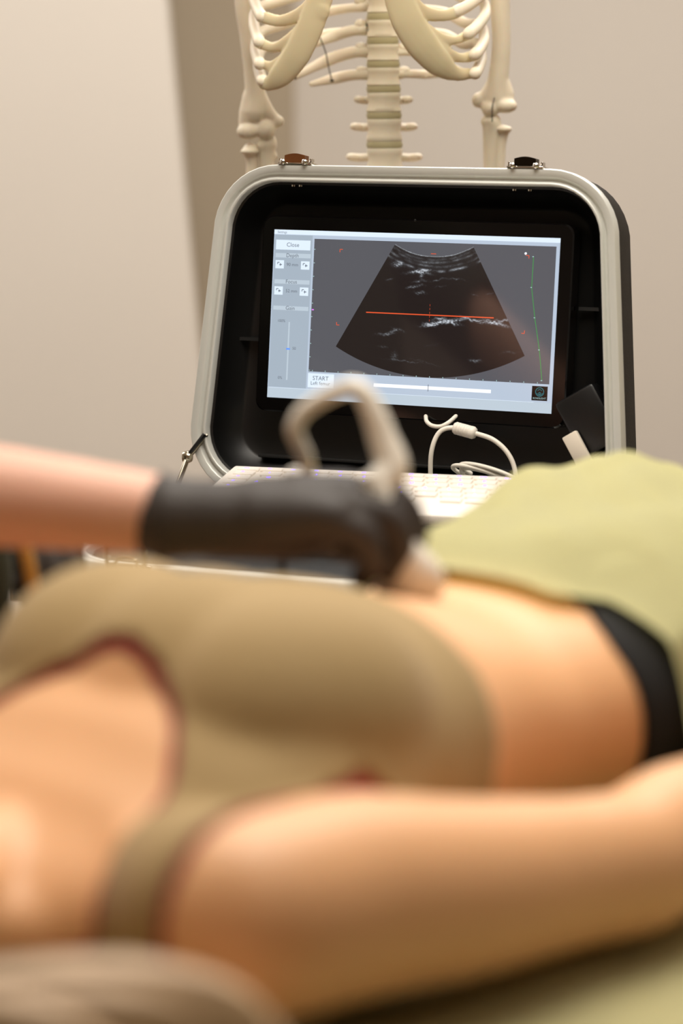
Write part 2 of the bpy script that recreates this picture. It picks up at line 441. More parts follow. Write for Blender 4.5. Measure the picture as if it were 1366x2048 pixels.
# ------------------------------------------------------------------ ultrasound case
yaw = .38747; tilt = .114736; roll = .0038
Xc = V(math.cos(yaw), -math.sin(yaw), 0); Bk = V(math.sin(yaw), math.cos(yaw), 0)
Ul = Z * math.cos(tilt) + Bk * math.sin(tilt); Nl = Xc.cross(Ul)
SC = V(.077614, 2.729028, 1.012565)
def frame(o, x, y, z): return Matrix(((x.x, y.x, z.x, o.x), (x.y, y.y, z.y, o.y), (x.z, y.z, z.z, o.z), (0, 0, 0, 1)))
L = frame(SC + Nl * .02, Xc, Ul, Nl)                                    # lid rim plane
Xs = Xc * math.cos(roll) - Ul * math.sin(roll); Us = Xc * math.sin(roll) + Ul * math.cos(roll)
S = frame(SC, Xs, Us, Nl)                                               # screen plane
RZ = .80
hinge = L @ V(0, -.212, 0)
BF = frame(V(hinge.x, hinge.y, RZ), Xc, -Bk, Z)                          # base: x right, y towards viewer, z up (left-handed: handled by recalc)
BF = frame(V(hinge.x, hinge.y, RZ) - Bk * .0, Xc, Bk, Z)
case = root('ultrasound_case', BF @ V(0, -.19, -.095), 'black portable ultrasound case with aluminium rims, open lid and built-in screen', 'ultrasound case', -yaw)
def outline(ins, yb=-.212, yt=.1705, wb=.2625, wt=.2405, r=.078, n=10):
    """tapered rounded rectangle, inset by ins; counter-clockwise"""
    k = (wb - wt) / (yt - yb)
    y0, y1 = yb + ins, yt - ins
    def hw(y): return wb - k * (y - yb) - ins
    rr = max(.012, r - ins); pts = []
    for (sx, yy, a0) in ((1, y0, -90), (1, y1, 0), (-1, y1, 90), (-1, y0, 180)):
        cx = sx * (hw(yy) - rr); cy = yy + rr if yy == y0 else yy - rr
        if yy == y0: cx -= sx * k * rr * .5
        for q in range(n + 1):
            a = R(a0 + 90 * q / n); pts.append((cx + rr * math.cos(a), cy + rr * math.sin(a)))
    return pts
def sweep_profile(bm, prof, M, olf, close=True, mi=0):
    rings = [[M @ V(x, y, z) for x, y in olf(i)] for i, z in prof]
    if close: rings.append(rings[0])
    vr = [[bm.verts.new(p) for p in r] for r in (rings[:-1] if close else rings)]
    if close: vr.append(vr[0])
    n = len(vr[0])
    for a, b in zip(vr, vr[1:]):
        for i in range(n):
            j = (i + 1) % n; f = bm.faces.new((a[i], a[j], b[j], b[i])); f.material_index = mi
    return vr
RIM = [(0, -.016), (0, -.0015), (.0012, 0), (.0085, 0), (.0095, -.0010), (.0105, -.0040), (.0120, -.0050), (.0140, -.0045), (.0150, -.0015), (.0160, -.0004), (.0178, -.0004), (.0188, -.0015), (.0192, -.016)]
bm = bmesh.new(); sweep_profile(bm, RIM, L, outline); obj('lid_rim', bm, M_alu, case, label='brushed aluminium lid rim', autos=50)
# lid shell (outer) and liner (inner)
bm = bmesh.new()
vr = sweep_profile(bm, [(.0035, -.008), (.0025, -.016), (.0035, -.07), (.008, -.088), (.02, -.096)], L, outline, close=False); bm.faces.new(vr[-1])
bmesh.ops.solidify(bm, geom=bm.faces[:], thickness=.0015)
obj('lid_shell', bm, M_shell, case)
bm = bmesh.new()
vr = sweep_profile(bm, [(.0165, -.006), (.0175, -.012), (.022, -.014), (.0235, -.020), (.026, -.030), (.040, -.050), (.044, -.052), (.060, -.054)], L, outline, close=False); bm.faces.new(vr[-1])
obj('lid_liner', bm, M_blackin, case, autos=30)
for c_, s_, bv, nm in (((0, -.185, -.030), (.30, .018, .05), .004, 'cable_cover'), ((0, -.1655, -.046), (.38, .004, .012), .001, 'divider_strip'), ((.215, .02, -.046), (.05, .004, .006), 0, 'divider_strip'), ((-.2, -.03, -.045), (.05, .004, .012), 0, 'divider_strip')):
    bm = bmesh.new(); box(bm, c_, s_, bv, L); obj(nm, bm, M_foam, case)
# monitor
bm = bmesh.new()
def rrect(hw, hh, r, n=6):
    out = []
    for sx, sy, a0 in ((1, -1, -90), (1, 1, 0), (-1, 1, 90), (-1, -1, 180)):
        for q in range(n + 1):
            a = R(a0 + 90 * q / n); out.append((sx * (hw - r) + r * math.cos(a), sy * (hh - r) + r * math.sin(a)))
    return out
def mon_ring(i, z): return [S @ V(x, y, z) for x, y in rrect(.1872 - i, .1128 - i, .013)]
ring_loft(bm, [mon_ring(.004, -.030), mon_ring(0, -.026), mon_ring(0, -.002), mon_ring(.0015, -.0004)])
mon = obj('monitor', bm, M_glass, case, label='black glossy bezel of the built-in monitor', autos=30)
bm = bmesh.new(); ellipsoid(bm, S @ V(.0, .1118, -.0008), (.0016, .0016, .0016), u=10, v=6); obj('camera_pin', bm, M_black, mon)
# screen picture
SW, SH = .344, .1935
UI = [emat('ui_frame', (190, 204, 222), .85), emat('ui_bar', (222, 236, 250), .95), emat('ui_panel', (176, 190, 204), .8), emat('ui_strip', (196, 210, 222), .85), emat('ui_scan_bg', (90, 90, 96), .9),
      emat('ui_text', (120, 128, 142), .6), emat('ui_orange', (235, 90, 50), .9), emat('ui_green', (70, 165, 80), .8), emat('ui_white', (245, 248, 255), 1), emat('ui_blue', (100, 150, 245), 1),
      emat('ui_violet', (225, 130, 245), 1), emat('ui_logo_bg', (12, 14, 16), .3), emat('ui_teal', (50, 130, 140), .8), emat('ui_tick', (170, 205, 205), .8)]
m = bpy.data.materials.new('echo_image'); m.use_nodes = True; nt = m.node_tree; b = nt.nodes['Principled BSDF']
b.inputs['Base Color'].default_value = (.002, .002, .002, 1); b.inputs['Roughness'].default_value = .06; b.inputs['Specular IOR Level'].default_value = .9
at = nt.nodes.new('ShaderNodeAttribute'); at.attribute_name = 'echo'; nt.links.new(at.outputs['Color'], b.inputs['Emission Color']); b.inputs['Emission Strength'].default_value = 1
UI.append(m)
bm = bmesh.new(); echo_layer = bm.verts.layers.float_color.new('echo')
def uv(u, v, l=0): return V((u - .5) * SW, (.5 - v) * SH, .0003 + l * .00006)
def rect(u0, v0, u1, v1, mi, l=1):
    f = bm.faces.new([bm.verts.new(uv(*p, l)) for p in ((u0, v0), (u0, v1), (u1, v1), (u1, v0))]); f.material_index = mi
def txt(s, u, v, size, mi=5, l=5, align='CENTER'): text_into(bm, s, size, Matrix.Translation(uv(u, v, l)), mi, align)
def seg(u0, v0, u1, v1, wd, mi, l=5):
    a, c = uv(u0, v0, l), uv(u1, v1, l); d = (c - a).normalized(); n = V(-d.y, d.x, 0) * wd / 2
    f = bm.faces.new([bm.verts.new(p) for p in (a - n, c - n, c + n, a + n)]); f.material_index = mi
rect(0, 0, 1, 1, 0, 0)
rect(0, 0, 1, .027, 1); txt('Settings', .012, .015, .0038, 5, align='LEFT')
rect(.003, .030, .140, .936, 2, 1); rect(0, .94, 1, 1, 3, 1)
rect(.008, .060, .133, .118, 1, 2); txt('Close', .070, .089, .0068)
for v0, v1, nm in ((.139, .165, 'Depth'), (.295, .320, 'Focus'), (.452, .476, 'Gain')):
    rect(.008, v0, .136, v1, 3, 2); txt(nm, .070, (v0 + v1) / 2, .0062)
for (u, v) in ((.009, .181), (.102, .183), (.009, .337), (.102, .338)):
    rect(u, v, u + .031, v + .049, 1, 2)
    seg(u + .008, v + .013, u + .015, v + .013, .0008, 5); seg(u + .008, v + .013, u + .008, v + .024, .0008, 5); seg(u + .015, v + .026, u + .024, v + .026, .0010, 5); seg(u + .018, v + .018, u + .018, v + .034, .0009, 5)
txt('90 mm', .071, .206, .0052); txt('52 mm', .072, .362, .0052)
txt('100%', .040, .541, .0046); txt('0%', .044, .880, .0046); txt('50', .091, .702, .0046)
rect(.0665, .546, .0715, .891, 3, 3); rect(.062, .701, .076, .711, 9, 4)
rect(.147, .048, .988, .833, 4, 2)
rect(.146, .843, .240, .927, 1, 3); txt('START', .192, .872, .0068); txt('Left femur', .192, .902, .0058)
rect(.383, .882, .792, .902, 8, 3); seg(.575, .872, .575, .912, .0007, 5)
rect(.003, .9385, .939, .9405, 1, 4)
# echo sector (a fan of the probe's picture)
ccx, ccy, r0, r1, th = .1964, -.0710, .0955, .2317, R(29.3)
NR, NT = 190, 230
vals = np.zeros((NR + 1, NT + 1))
blobs = [(.448, .179, .006, .004, .5), (.523, .218, .012, .0022, .75), (.540, .221, .008, .002, .55), (.533, .240, .0022, .004, .45), (.526, .275, .007, .002, .3), (.526, .301, .006, .002, .22), (.531, .342, .006, .0025, .35), (.500, .309, .006, .002, .35), (.420, .268, .004, .0015, .3),
         (.584, .518, .012, .0026, .85), (.567, .523, .006, .0026, .7), (.612, .508, .010, .0026, .55), (.636, .500, .011, .0026, .75), (.666, .488, .012, .0028, .65), (.60, .485, .008, .0016, .5), (.715, .484, .012, .0022, .6), (.740, .490, .008, .0020, .35), (.775, .496, .008, .0022, .4), (.800, .498, .014, .0030, .75), (.823, .480, .010, .0022, .5), (.850, .474, .010, .0015, .3),
         (.438, .579, .006, .0025, .35), (.415, .590, .010, .0022, .3), (.46, .56, .007, .0022, .25), (.733, .719, .006, .0024, .45), (.487, .743, .022, .0013, .22), (.451, .715, .004, .008, .18), (.56, .745, .02, .001, .12), (.59, .262, .008, .0014, .22), (.65, .255, .009, .0013, .25), (.60, .30, .006, .0012, .15), (.58, .64, .010, .0012, .10), (.41, .665, .006, .002, .15), (.85, .66, .010, .002, .15), (.72, .34, .004, .0012, .2), (.77, .33, .005, .0012, .18)]
echo = []
for i in range(NR + 1):
    r = r0 + (r1 - r0) * i / NR; row = []
    for j in range(NT + 1):
        a = -th + 2 * th * j / NT; x = ccx + r * math.sin(a); y = ccy + r * math.cos(a)
        dep = r - r0; rough = noise.noise(V(x * 900, dep * 2600, 0)) * .5 + noise.noise(V(x * 300, dep * 1500, 4)) * .6
        layer = 0
        for (c, wd, am) in ((.0006, .0007, .60), (.004, .0014, .20), (.0075, .0012, .26), (.0115, .0013, .22), (.0165, .0012, .50)):
            cc = c + .0008 * noise.noise(V(x * 60, 3, c * 900)) + (.0015 * math.sin(a * 3) if c > .01 else 0)
            mod = .6 + 1.3 * noise.noise(V(x * 110, c * 500, 7)) if c > .001 else 1
            layer += am * mod * math.exp(-((dep - cc) / wd) ** 2)
        val = max(0, layer * (1 + .9 * rough)) + (.055 * (1 + rough) if dep < .019 else 0) + (.035 * math.exp(-(dep - .019) / .012) * (1 + rough) if dep >= .019 else 0)
        for (bu, bv, sx, sy, am) in blobs:
            dx = (x - bu * SW) / sx; dy = (y - bv * SH + .0022 * noise.noise(V(x * 180, bu * 90, 1)) + .25 * (x - bu * SW) * math.sin(bu * 77)) / (sy * .62)
            if abs(dx) < 2.5 and abs(dy) < 2.5: val += am * math.exp(-dx * dx - dy * dy) * (.85 + 1.5 * noise.noise(V(x * 420, y * 900, 9)))
        val = max(0, min(1, val)) ** 1.6
        vt = bm.verts.new(uv(x / SW, y / SH, 3)); vt[echo_layer] = (val * .55 + .020, val * .60 + .0135, val * .66 + .0125, 1); row.append(vt)  # warm constant adds backlight bleed and the room's reflection to the black level
    echo.append(row)
for i in range(NR):
    for j in range(NT):
        f = bm.faces.new((echo[i][j], echo[i][j + 1], echo[i + 1][j + 1], echo[i + 1][j])); f.material_index = 14
seg(.344, .468, .789, .468, .0012, 6, 6)
for q in range(5): seg(.5675, .405 + q * .022, .5675, .417 + q * .022, .0003, 6, 6)
seg(.562, .113, .580, .113, .0007, 6, 6)
for (u, v, dx, dy) in ((.2405, .105, 1, 1), (.2405, .550, 1, -1), (.8975, .104, -1, 1), (.8955, .549, -1, -1)):
    seg(u, v, u + dx * .010, v, .0007, 6, 6); seg(u, v, u, v + dy * .017, .0007, 6, 6)
gp = [(.913, .110), (.912, .286), (.928, .458), (.949, .640), (.963, .814)]
for a, c in zip(gp, gp[1:]): seg(*a, *c, .0007, 7, 6)
for a in gp: rect(a[0] - .004, a[1] - .003, a[0] + .001, a[1] + .002, 13, 7)
c = uv(.886, .093, 6)
f = bm.faces.new([bm.verts.new(c + V(math.cos(a * .5236), math.sin(a * .5236), 0) * .0014) for a in range(12)]); f.material_index = 8
rect(.149, .463, .156, .470, 10, 6)
for q in range(10): rect(.148, .108 + q * .0795, .152, .1125 + q * .0795, 13, 6)
for q in range(18): rect(.160 + q * .0463, .824, .1625 + q * .0463, .831, 13, 6)
rect(.931, .846, .984, .929, 11, 4)
lc = uv(.9575, .879, 6)
def arcring(r_a, r_b, a0, a1, mi, cc=lc, n=20):
    vs = [(cc + V(math.cos(R(a0 + (a1 - a0) * k / n)), math.sin(R(a0 + (a1 - a0) * k / n)), 0) * r_a, cc + V(math.cos(R(a0 + (a1 - a0) * k / n)), math.sin(R(a0 + (a1 - a0) * k / n)), 0) * r_b) for k in range(n + 1)]
    vv = [(bm.verts.new(a), bm.verts.new(c)) for a, c in vs]
    for p, q in zip(vv, vv[1:]): f = bm.faces.new((p[0], p[1], q[1], q[0])); f.material_index = mi
arcring(.0044, .0051, 0, 360, 12); arcring(.0032, .0037, 200, 340, 12); arcring(.0022, .0027, 20, 160, 12, lc + V(0, .0002, 0)); arcring(.0008, .0014, 0, 360, 12, lc - V(0, .0016, 0))
txt('ECHOLIGHT', .9575, .916, .0027, 13, 6)
obj('screen', bm, UI, mon, frame=S, smooth=False, label='lit screen showing a fan-shaped ultrasound image with a control panel')

# base rim, shell, deck
def outline_b(i):  # local x right, y back (0 at hinge, negative to viewer)
    return [(x, -(y + .212)) for x, y in outline(i, r=.078)]
BRIM = [(a, b) for a, b in RIM]
bm = bmesh.new(); sweep_profile(bm, BRIM, BF, outline_b); obj('base_rim', bm, M_alu, case, label='brushed aluminium base rim', autos=50)
bm = bmesh.new(); vr = sweep_profile(bm, [(.0035, -.008), (.0025, -.016), (.0035, -.07), (.008, -.088), (.02, -.095)], BF, outline_b, close=False); bm.faces.new(vr[-1])
bmesh.ops.solidify(bm, geom=bm.faces[:], thickness=.0015); obj('base_shell', bm, M_shell, case)
bm = bmesh.new(); vr = sweep_profile(bm, [(.0165, -.006), (.0175, -.010), (.024, -.010), (.026, -.004), (.034, -.002)], BF, outline_b, close=False); bm.faces.new(vr[-1]); obj('base_deck', bm, M_blackin, case, autos=30)
# hinges between the two rims
for hx in (-.14, .14):
    bm = bmesh.new(); lathe(bm, [(.0001, -.025), (.005, -.025), (.005, .025), (.0001, .025)], BF @ Matrix.Translation((hx, .004, -.008)) @ Matrix.Rotation(R(90), 4, 'Y'), seg=12); obj('hinge', bm, M_brass, case)
# lid catches on the top edge
def catch(x, m2, label):
    F = L @ Matrix.Translation((x, .1705, -.010))
    bm = bmesh.new(); box(bm, (0, .0012, 0), (.042, .0024, .022), .0008, F); o = obj('catch', bm, M_chrome, case, label=label)
    bm = bmesh.new()
    n = 14; ra = [F @ V(-.0125 + .025 * k / n, .0105 + .0022 * math.sin(math.pi * k / n), .0105) for k in range(n + 1)]; lo = [F @ V(-.0125 + .025 * k / n, .002, .0105) for k in range(n + 1)]
    ra2 = [p - Nl * .012 for p in ra]; lo2 = [p - Nl * .012 for p in lo]
    ring_loft(bm, [ra + lo[::-1], ra2 + lo2[::-1]]); obj('keeper', bm, m2, o, autos=30)
    for sx in (-1, 1):
        bm = bmesh.new(); lathe(bm, [(.0001, 0), (.0032, 0), (.0032, .005), (.0018, .0062), (.0001, .0065)], F @ Matrix.Translation((sx * .0135, .0028, .0095)), seg=14); obj('rivet', bm, M_chrome, o)
        bm = bmesh.new(); box(bm, (sx * .019, .004, .004), (.0025, .006, .01), .0006, F); obj('lug', bm, M_chrome, o)
M_chrome_brown = mat('chrome_brown_reflection', (120, 74, 40), .3, metal=.5)  # chrome with its brown reflection put into the base colour
M_chrome_dark = mat('chrome_dark_reflection', (70, 62, 52), .15, metal=1)  # chrome again, dark reflection put into the base colour
catch(-.1415, M_chrome_brown, 'catch with bronze brown keeper, left on the lid'); catch(.1335, M_chrome_dark, 'catch with dark chrome keeper, right on the lid')
for x in (-.148, -.139, .118, .136):
    bm = bmesh.new(); lathe(bm, [(.0001, 0), (.0026, 0), (.0026, .002), (.0001, .0026)], L @ Matrix.Translation((x, .1485, -.015)) @ Matrix.Rotation(R(90), 4, 'X'), seg=12); obj('screw', bm, M_chrome, case)
# front latches with standing square loops
for x, lean in ((-.137, 1), (-.252, 0)):
    F = BF @ Matrix.Translation((x, -.3845, -.010))
    bm = bmesh.new(); box(bm, (0, -.002, -.012), (.046, .004, .05), .001, F); box(bm, (0, -.006, -.004), (.030, .008, .018), .002, F)
    o = obj('latch', bm, M_chrome, case, label='chrome latch' if lean else None)
    if lean:
        bm = bmesh.new(); P = [(-.021, -.010, -.012), (-.021, -.014, .030), (-.018, -.014, .0335), (.018, -.014, .0335), (.021, -.014, .030), (.021, -.010, -.012)]
        tube(bm, [F @ V(*p) for p in P], .0028, seg=8, smooth=False, flat=(Bk, .6)); obj('latch_loop', bm, M_chrome, o)
        bm = bmesh.new(); P = [(-.010, -.011, -.010), (-.012, -.013, .012), (-.006, -.013, .020), (.010, -.013, .020), (.013, -.013, .014), (.012, -.011, -.010)]
        tube(bm, [F @ V(*p) for p in P], .0016, seg=8); obj('latch_spring', bm, M_brass, o)
# lid stay at the left: two links and a pivot
bm = bmesh.new()
pL = L @ V(-.240, -.143, .0005); pM = L @ V(-.2575, -.170, .008); pB = BF @ V(-.263, -.035, .002)
def bar(bm, a, b2, wd, th):
    d = (b2 - a); ln = d.length; d.normalize(); n = Xc - d * Xc.dot(d); n.normalize(); s = d.cross(n)
    Mx = frame((a + b2) / 2, d, s, n); box(bm, (0, 0, 0), (ln, wd, th), .0006, Mx)
bar(bm, pL, pM, .010, .003); st = obj('lid_stay', bm, M_black, case, label='folding metal stay holding the lid open')
bm = bmesh.new(); bar(bm, pL + Bk * .004, pM, .003, .0045); bar(bm, pM, pB, .009, .0025); obj('stay_link', bm, M_brass, st)
bm = bmesh.new(); lathe(bm, [(.0001, -.005), (.0065, -.005), (.0075, 0), (.0055, .004), (.0001, .005)], frame(pM, Bk, Z, Xc), seg=16); obj('pivot', bm, M_brass, st)

# ------------------------------------------------------------------ keyboard with single keys
ky = R(14); KX = V(math.cos(ky), -math.sin(ky), 0); kt = R(5)
KY = V(math.sin(ky), math.cos(ky), 0) * math.cos(kt) + Z * math.sin(kt); KN = KX.cross(KY)
# back-left corner
kc = V(-.119, 2.655, .858)
KF = frame(kc, KX, KY, KN)
kw, kd, kh = .40, .168, .012
kb = root('keyboard', kc + KX * kw / 2 - V(KY.x, KY.y, 0) * kd / 2 - Z * .035, 'thin white keyboard with violet backlit keys lying in the open case base', 'keyboard', -ky)
bm = bmesh.new(); box(bm, (kw / 2, -kd / 2, -kh / 2), (kw, kd, kh), .003, KF); obj('body', bm, M_kb, kb)
for q in (.03, kw - .03):
    for yy in (-.012, -kd + .012):
        bm = bmesh.new(); c = KF @ V(q, yy, -kh); box(bm, (c.x, c.y, (c.z + RZ - .002) / 2), (.016, .016, c.z - RZ + .002 + .002), .001); obj('foot', bm, M_black, kb)
kbm = bmesh.new(); box(kbm, (0, 0, .0012), (.0155, .0155, .0028), .0008)
kf = bmesh.new(); box(kf, (0, 0, .0012), (.0165, .0095, .0028), .0008)
def key_mesh(bm): me = bpy.data.meshes.new('key'); bmesh.ops.recalc_face_normals(bm, faces=bm.faces); bm.to_mesh(me); bm.free(); me.materials.append(M_key); return me
km, kfm = key_mesh(kbm), key_mesh(kf)
rows = ['', '1234567890-=', 'QWERTYUIOP[]', "ASDFGHJKL;'#", 'ZXCVBNM,./', '']
sym = {0: ['esc', 'F1', 'F2', 'F3', 'F4', 'F5', 'F6', 'F7', 'F8', 'F9', 'F10', 'F11', 'F12']}
first = {}
for r_, st_ in enumerate(range(6)):
    yy = -.020 - (.0145 if r_ else 0) - max(0, r_ - 1) * .0190 - (.002 if r_ else 0)
    n = 14
    for c_ in range(n):
        x = .022 + c_ * .0265 + (.004 * (r_ % 3) if 0 < c_ < n - 1 else 0)
        me = kfm if r_ == 0 else km
        Mx = KF @ Matrix.Translation((x, yy, 0))
        if r_ == 5 and c_ in (4, 5, 7, 8): continue
        sx = 5.2 if (r_ == 5 and c_ == 6) else 1.45
        o = bpy.data.objects.new('key', me); COL.objects.link(o); put(o, Mx @ Matrix.Diagonal((sx, 1, 1, 1)), kb)
        s_ = sym[0][c_] if r_ == 0 and c_ < 13 else (rows[r_][c_ - 1] if 0 < c_ <= len(rows[r_]) else ('' if r_ == 5 else '='))
        if s_:
            leg = bmesh.new(); text_into(leg, s_, .0068 if r_ else .0048, Matrix.Identity(4)); obj('key_legend', leg, M_legend, o, frame=KF @ Matrix.Translation((x - .002, yy + .001, .0029)), smooth=False, label='violet glowing legend' if not (r_ or c_) else None)
bm = bmesh.new()
for q in range(3): text_into(bm, 'A1O'[q], .004, Matrix.Translation((.315 + q * .012, -.008, .0003)))
obj('indicator_print', bm, M_legend2, kb, frame=KF, smooth=False)

# ------------------------------------------------------------------ cables, adapter, plug in the lid
def lp(x, y, n=0): return L @ V(x, y, n)
bm = bmesh.new()
tube(bm, [lp(.0415, -.196, -.004), lp(.042, -.178, .004), lp(.043, -.146, .008), lp(.050, -.124, .004), lp(.066, -.1182, -.001), lp(.091, -.1232, -.001), lp(.112, -.129, 0), lp(.129, -.142, 0), lp(.139, -.161, 0), lp(.143, -.19, .002)], .0027, seg=12)
cab = root('usb_cable', lp(.0415, -.199, -.004), 'white cable with a ferrite bead arching below the monitor inside the lid', 'cable')
obj('cord', bm, M_cable, cab, autos=0)
bm = bmesh.new(); d = (lp(.092, -.1234, -.001) - lp(.064, -.1178, -.001)).normalized(); a = lp(.0645, -.1180, -.001)
fm = frame(a, d.cross(V(0, 1, 0)).normalized(), d.cross(d.cross(V(0, 1, 0))).normalized(), d)
prof = [(.0005, 0), (.0055, .0005), (.0072, .003)]
for k in range(6): prof += [(.0072, .005 + k * .0028), (.0066, .0058 + k * .0028), (.0072, .0066 + k * .0028)]
prof += [(.0072, .024), (.0055, .027), (.0005, .0275)]
lathe(bm, prof, fm, seg=20); obj('ferrite_bead', bm, M_cable, cab, autos=60)
bm = bmesh.new(); tube(bm, [lp(.024, -.108, -.02), lp(.030, -.1135, -.008), lp(.038, -.1175, -.004), lp(.048, -.1178, -.004), lp(.056, -.113, -.008), lp(.060, -.106, -.02)], .0024, seg=10)
meta(obj('short_cable', bm, M_cable, autos=0), 'short white cable loop peeking out under the monitor, beside the ferrite bead', 'cable')
bm = bmesh.new(); P = []
for k in range(0, 61):
    a = k / 60 * 2 * math.pi * 3.2; P.append(lp(.112 + (.034 + .006 * k / 60) * math.cos(a + 2.6) + .006 * math.sin(a * .4), -.176 + .009 * math.sin(a + 2.6) + (k / 60) * .008 - .008 * math.cos(a + 2.6), .004 + .012 * math.sin(a + 2.6) + .004 * (k / 60)))
tube(bm, P, .0025, seg=10, n=3)
meta(obj('coiled_cable', bm, M_cable, autos=0), 'white cable bundled in flat loops at the lower right of the lid', 'cable')
bm = bmesh.new(); F = L @ Matrix.Translation((.216, -.103, -.024)) @ Matrix.Rotation(R(32), 4, 'Z'); box(bm, (0, 0, 0), (.050, .070, .026), .004, F)
meta(obj('power_adapter', bm, M_black), 'black power adapter box lodged beside the monitor at lower right', 'adapter')
bm = bmesh.new(); F = L @ Matrix.Translation((.209, -.135, -.004)) @ Matrix.Rotation(R(32), 4, 'Z'); box(bm, (0, 0, 0), (.018, .040, .008), .0015, F)
meta(obj('plug', bm, M_paper), 'white flat plug standing at the lower right corner inside the lid', 'plug')
# trolley
TZ = RZ - .095
tc = BF @ V(0, -.19, 0); tro = root('trolley', (tc.x, tc.y, 0), 'grey trolley carrying the ultrasound case', 'trolley', -yaw)
TF = frame(V(tc.x, tc.y, 0), Xc, Bk, Z)
for z_ in (TZ - .0125, .25):
    bm = bmesh.new(); box(bm, (0, 0, z_), (.56, .44, .025), .004, TF); obj('shelf', bm, M_trol, tro)
for sx in (-.26, .26):
    for sy in (-.2, .2):
        bm = bmesh.new(); box(bm, (sx, sy, (TZ - .025 + .07) / 2), (.025, .025, TZ - .025 - .07), .003, TF); p = obj('post', bm, M_steel, tro)
        bm = bmesh.new(); lathe(bm, [(.0001, -.012), (.03, -.012), (.035, 0), (.03, .012), (.0001, .012)], TF @ Matrix.Translation((sx, sy, .035)) @ Matrix.Rotation(R(90), 4, 'X'), seg=18); obj('caster', bm, M_black, p)

# ------------------------------------------------------------------ anatomical skeleton (drafting unit .61 mm; turned 12.5 degrees)
SY = 3.04
def k3(a, b, dep=0.0): return V(.0524 + (a - 768) * .000613, SY + dep, 1.3775 - .000618 * b)
skel = root('anatomical_skeleton', (.04, SY + .02, 0), 'life-size plastic anatomical skeleton hanging on a stand behind the ultrasound case', 'skeleton')
u_ = .000615
vert = [-168, -121, -76, -31, 14, 61, 107, 154.5, 205, 259, 320, 378]
disc = [-145, -98, -53, -8, 36.5, 84, 130, 179, 231, 289, 349]
cxs = lambda y: 764 + .02 * y
for i, y in enumerate(vert):
    hw = 30 + 1.1 * max(0, i - 4) ; up = disc[i - 1] + 6.5 if i else y - 18; dn = disc[i] - 6.5 if i < len(disc) else y + 20
    hh = (dn - up) / 2; cy = (up + dn) / 2
    Mv = Matrix.Translation(k3(cxs(y), cy)) @ Matrix.Diagonal((1, .8, 1, 1))
    bm = bmesh.new(); h_ = hh * u_; w_ = hw * u_
    lathe(bm, [(.0002, -h_), (w_ * .97, -h_), (w_ * 1.04, -h_ * .86), (w_ * .98, -h_ * .5), (w_ * .91, 0), (w_ * .96, h_ * .5), (w_ * 1.0, h_ * .86), (w_ * .95, h_), (.0002, h_)], Mv, seg=28)
    o = obj('vertebra', bm, M_bone, skel, autos=50)
    bm = bmesh.new(); c = k3(cxs(y), y, .03)
    lum = i >= 8; ln = 50 + (i - 8) * 9 if lum else 42
    tp = [(-1, ln), (1, ln)]
    for sg, l_ in tp:
        tube(bm, [c + V(sg * 14 * u_, -.008, .004), c + V(sg * l_ * .7 * u_, .004, .002), c + V(sg * l_ * u_, .006 if not lum else 0, 0.003 if lum else .006)], [.0075, .0068 if lum else .0085, .0066 if lum else .009], seg=10, n=3, flat=(Z, .75))
        ellipsoid(bm, c + V(sg * 20 * u_, .004, .012), (.008, .009, .011))
    tube(bm, [c, c + V(0, .03, -.012), c + V(0, .045, -.022)], [.010, .006, .007], seg=8, n=3)
    obj('process', bm, M_bone, o, autos=0)
for i, y in enumerate(disc):
    w_ = (30.5 + 1.1 * max(0, i - 3.5)) * u_
    bm = bmesh.new(); Mv = Matrix.Translation(k3(cxs(y), y)) @ Matrix.Diagonal((1, .8, 1, 1)); h_ = 6.7 * u_
    lathe(bm, [(.0002, -h_), (w_ * .96, -h_), (w_ * 1.02, 0), (w_ * .96, h_), (.0002, h_)], Mv, seg=28); obj('intervertebral_disc', bm, M_disc, skel, label='olive rubber disc between vertebrae')
# ribs: head height, outer height, front end (a,b)
def rib(sg, yh, yl, end, r=8.2, full=True, out=None, tip=None):
    ex = (510 if sg < 0 else 966) if out is None else out
    x0 = cxs(yh) + sg * 34
    if full:
        P = [k3(x0, yh, .024), k3(x0 + sg * 40, yh + 2, .05), k3(x0 + sg * 95, yh + (yl - yh) * .15, .055), k3(ex - sg * 32, yh + (yl - yh) * .5, .02), k3(ex - sg * 5, yl - 26, -.02), k3(ex, yl, -.05), k3((ex + end[0]) / 2, (yl + end[1]) / 2 + 5, -.072), k3(*end, -.088)]
        rr = [r, r * .95, r * 1.1, r * 1.15, r * 1.1, r * 1.15, r * 1.2, r * 1.3]
    else:
        P = [k3(x0 - sg * 3, yh, .026), k3(x0 + sg * 26, yh - 1, .036), k3(x0 + (tip[0] - x0) * .55, yh + (tip[1] - yh) * .32, .048), k3(*tip, .036)]
        rr = [r * .8, r * .95, r, r * .5]
    bm = bmesh.new(); tube(bm, P, [x * u_ * 1.15 for x in rr], seg=14, n=8, flat=(V(0, 1, 0), .6)); obj('rib', bm, M_bone, skel, autos=0)
for sg, ends in ((-1, [(545, -60), (531, -12), (527, 40), (522, 88), (523, 130), (528, 162)]), (1, [(880, -75), (893, -20), (907, 30), (931, 72), (943, 112), (944, 148)])):
    outs = [516, 512, 509, 509, 512, 517] if sg < 0 else [950, 958, 964, 967, 965, 960]
    for k, e in enumerate(ends):
        yh = -165 + k * 45.5
        rib(sg, yh, e[1] - 40 + (8 if k > 3 else 0), e, out=outs[k])
rib(-1, 64, 0, None, full=False, tip=(612, 96), r=10); rib(-1, 107, 0, None, full=False, tip=(588, 155), r=11); rib(-1, 152, 0, None, full=False, tip=(622, 169), r=10)
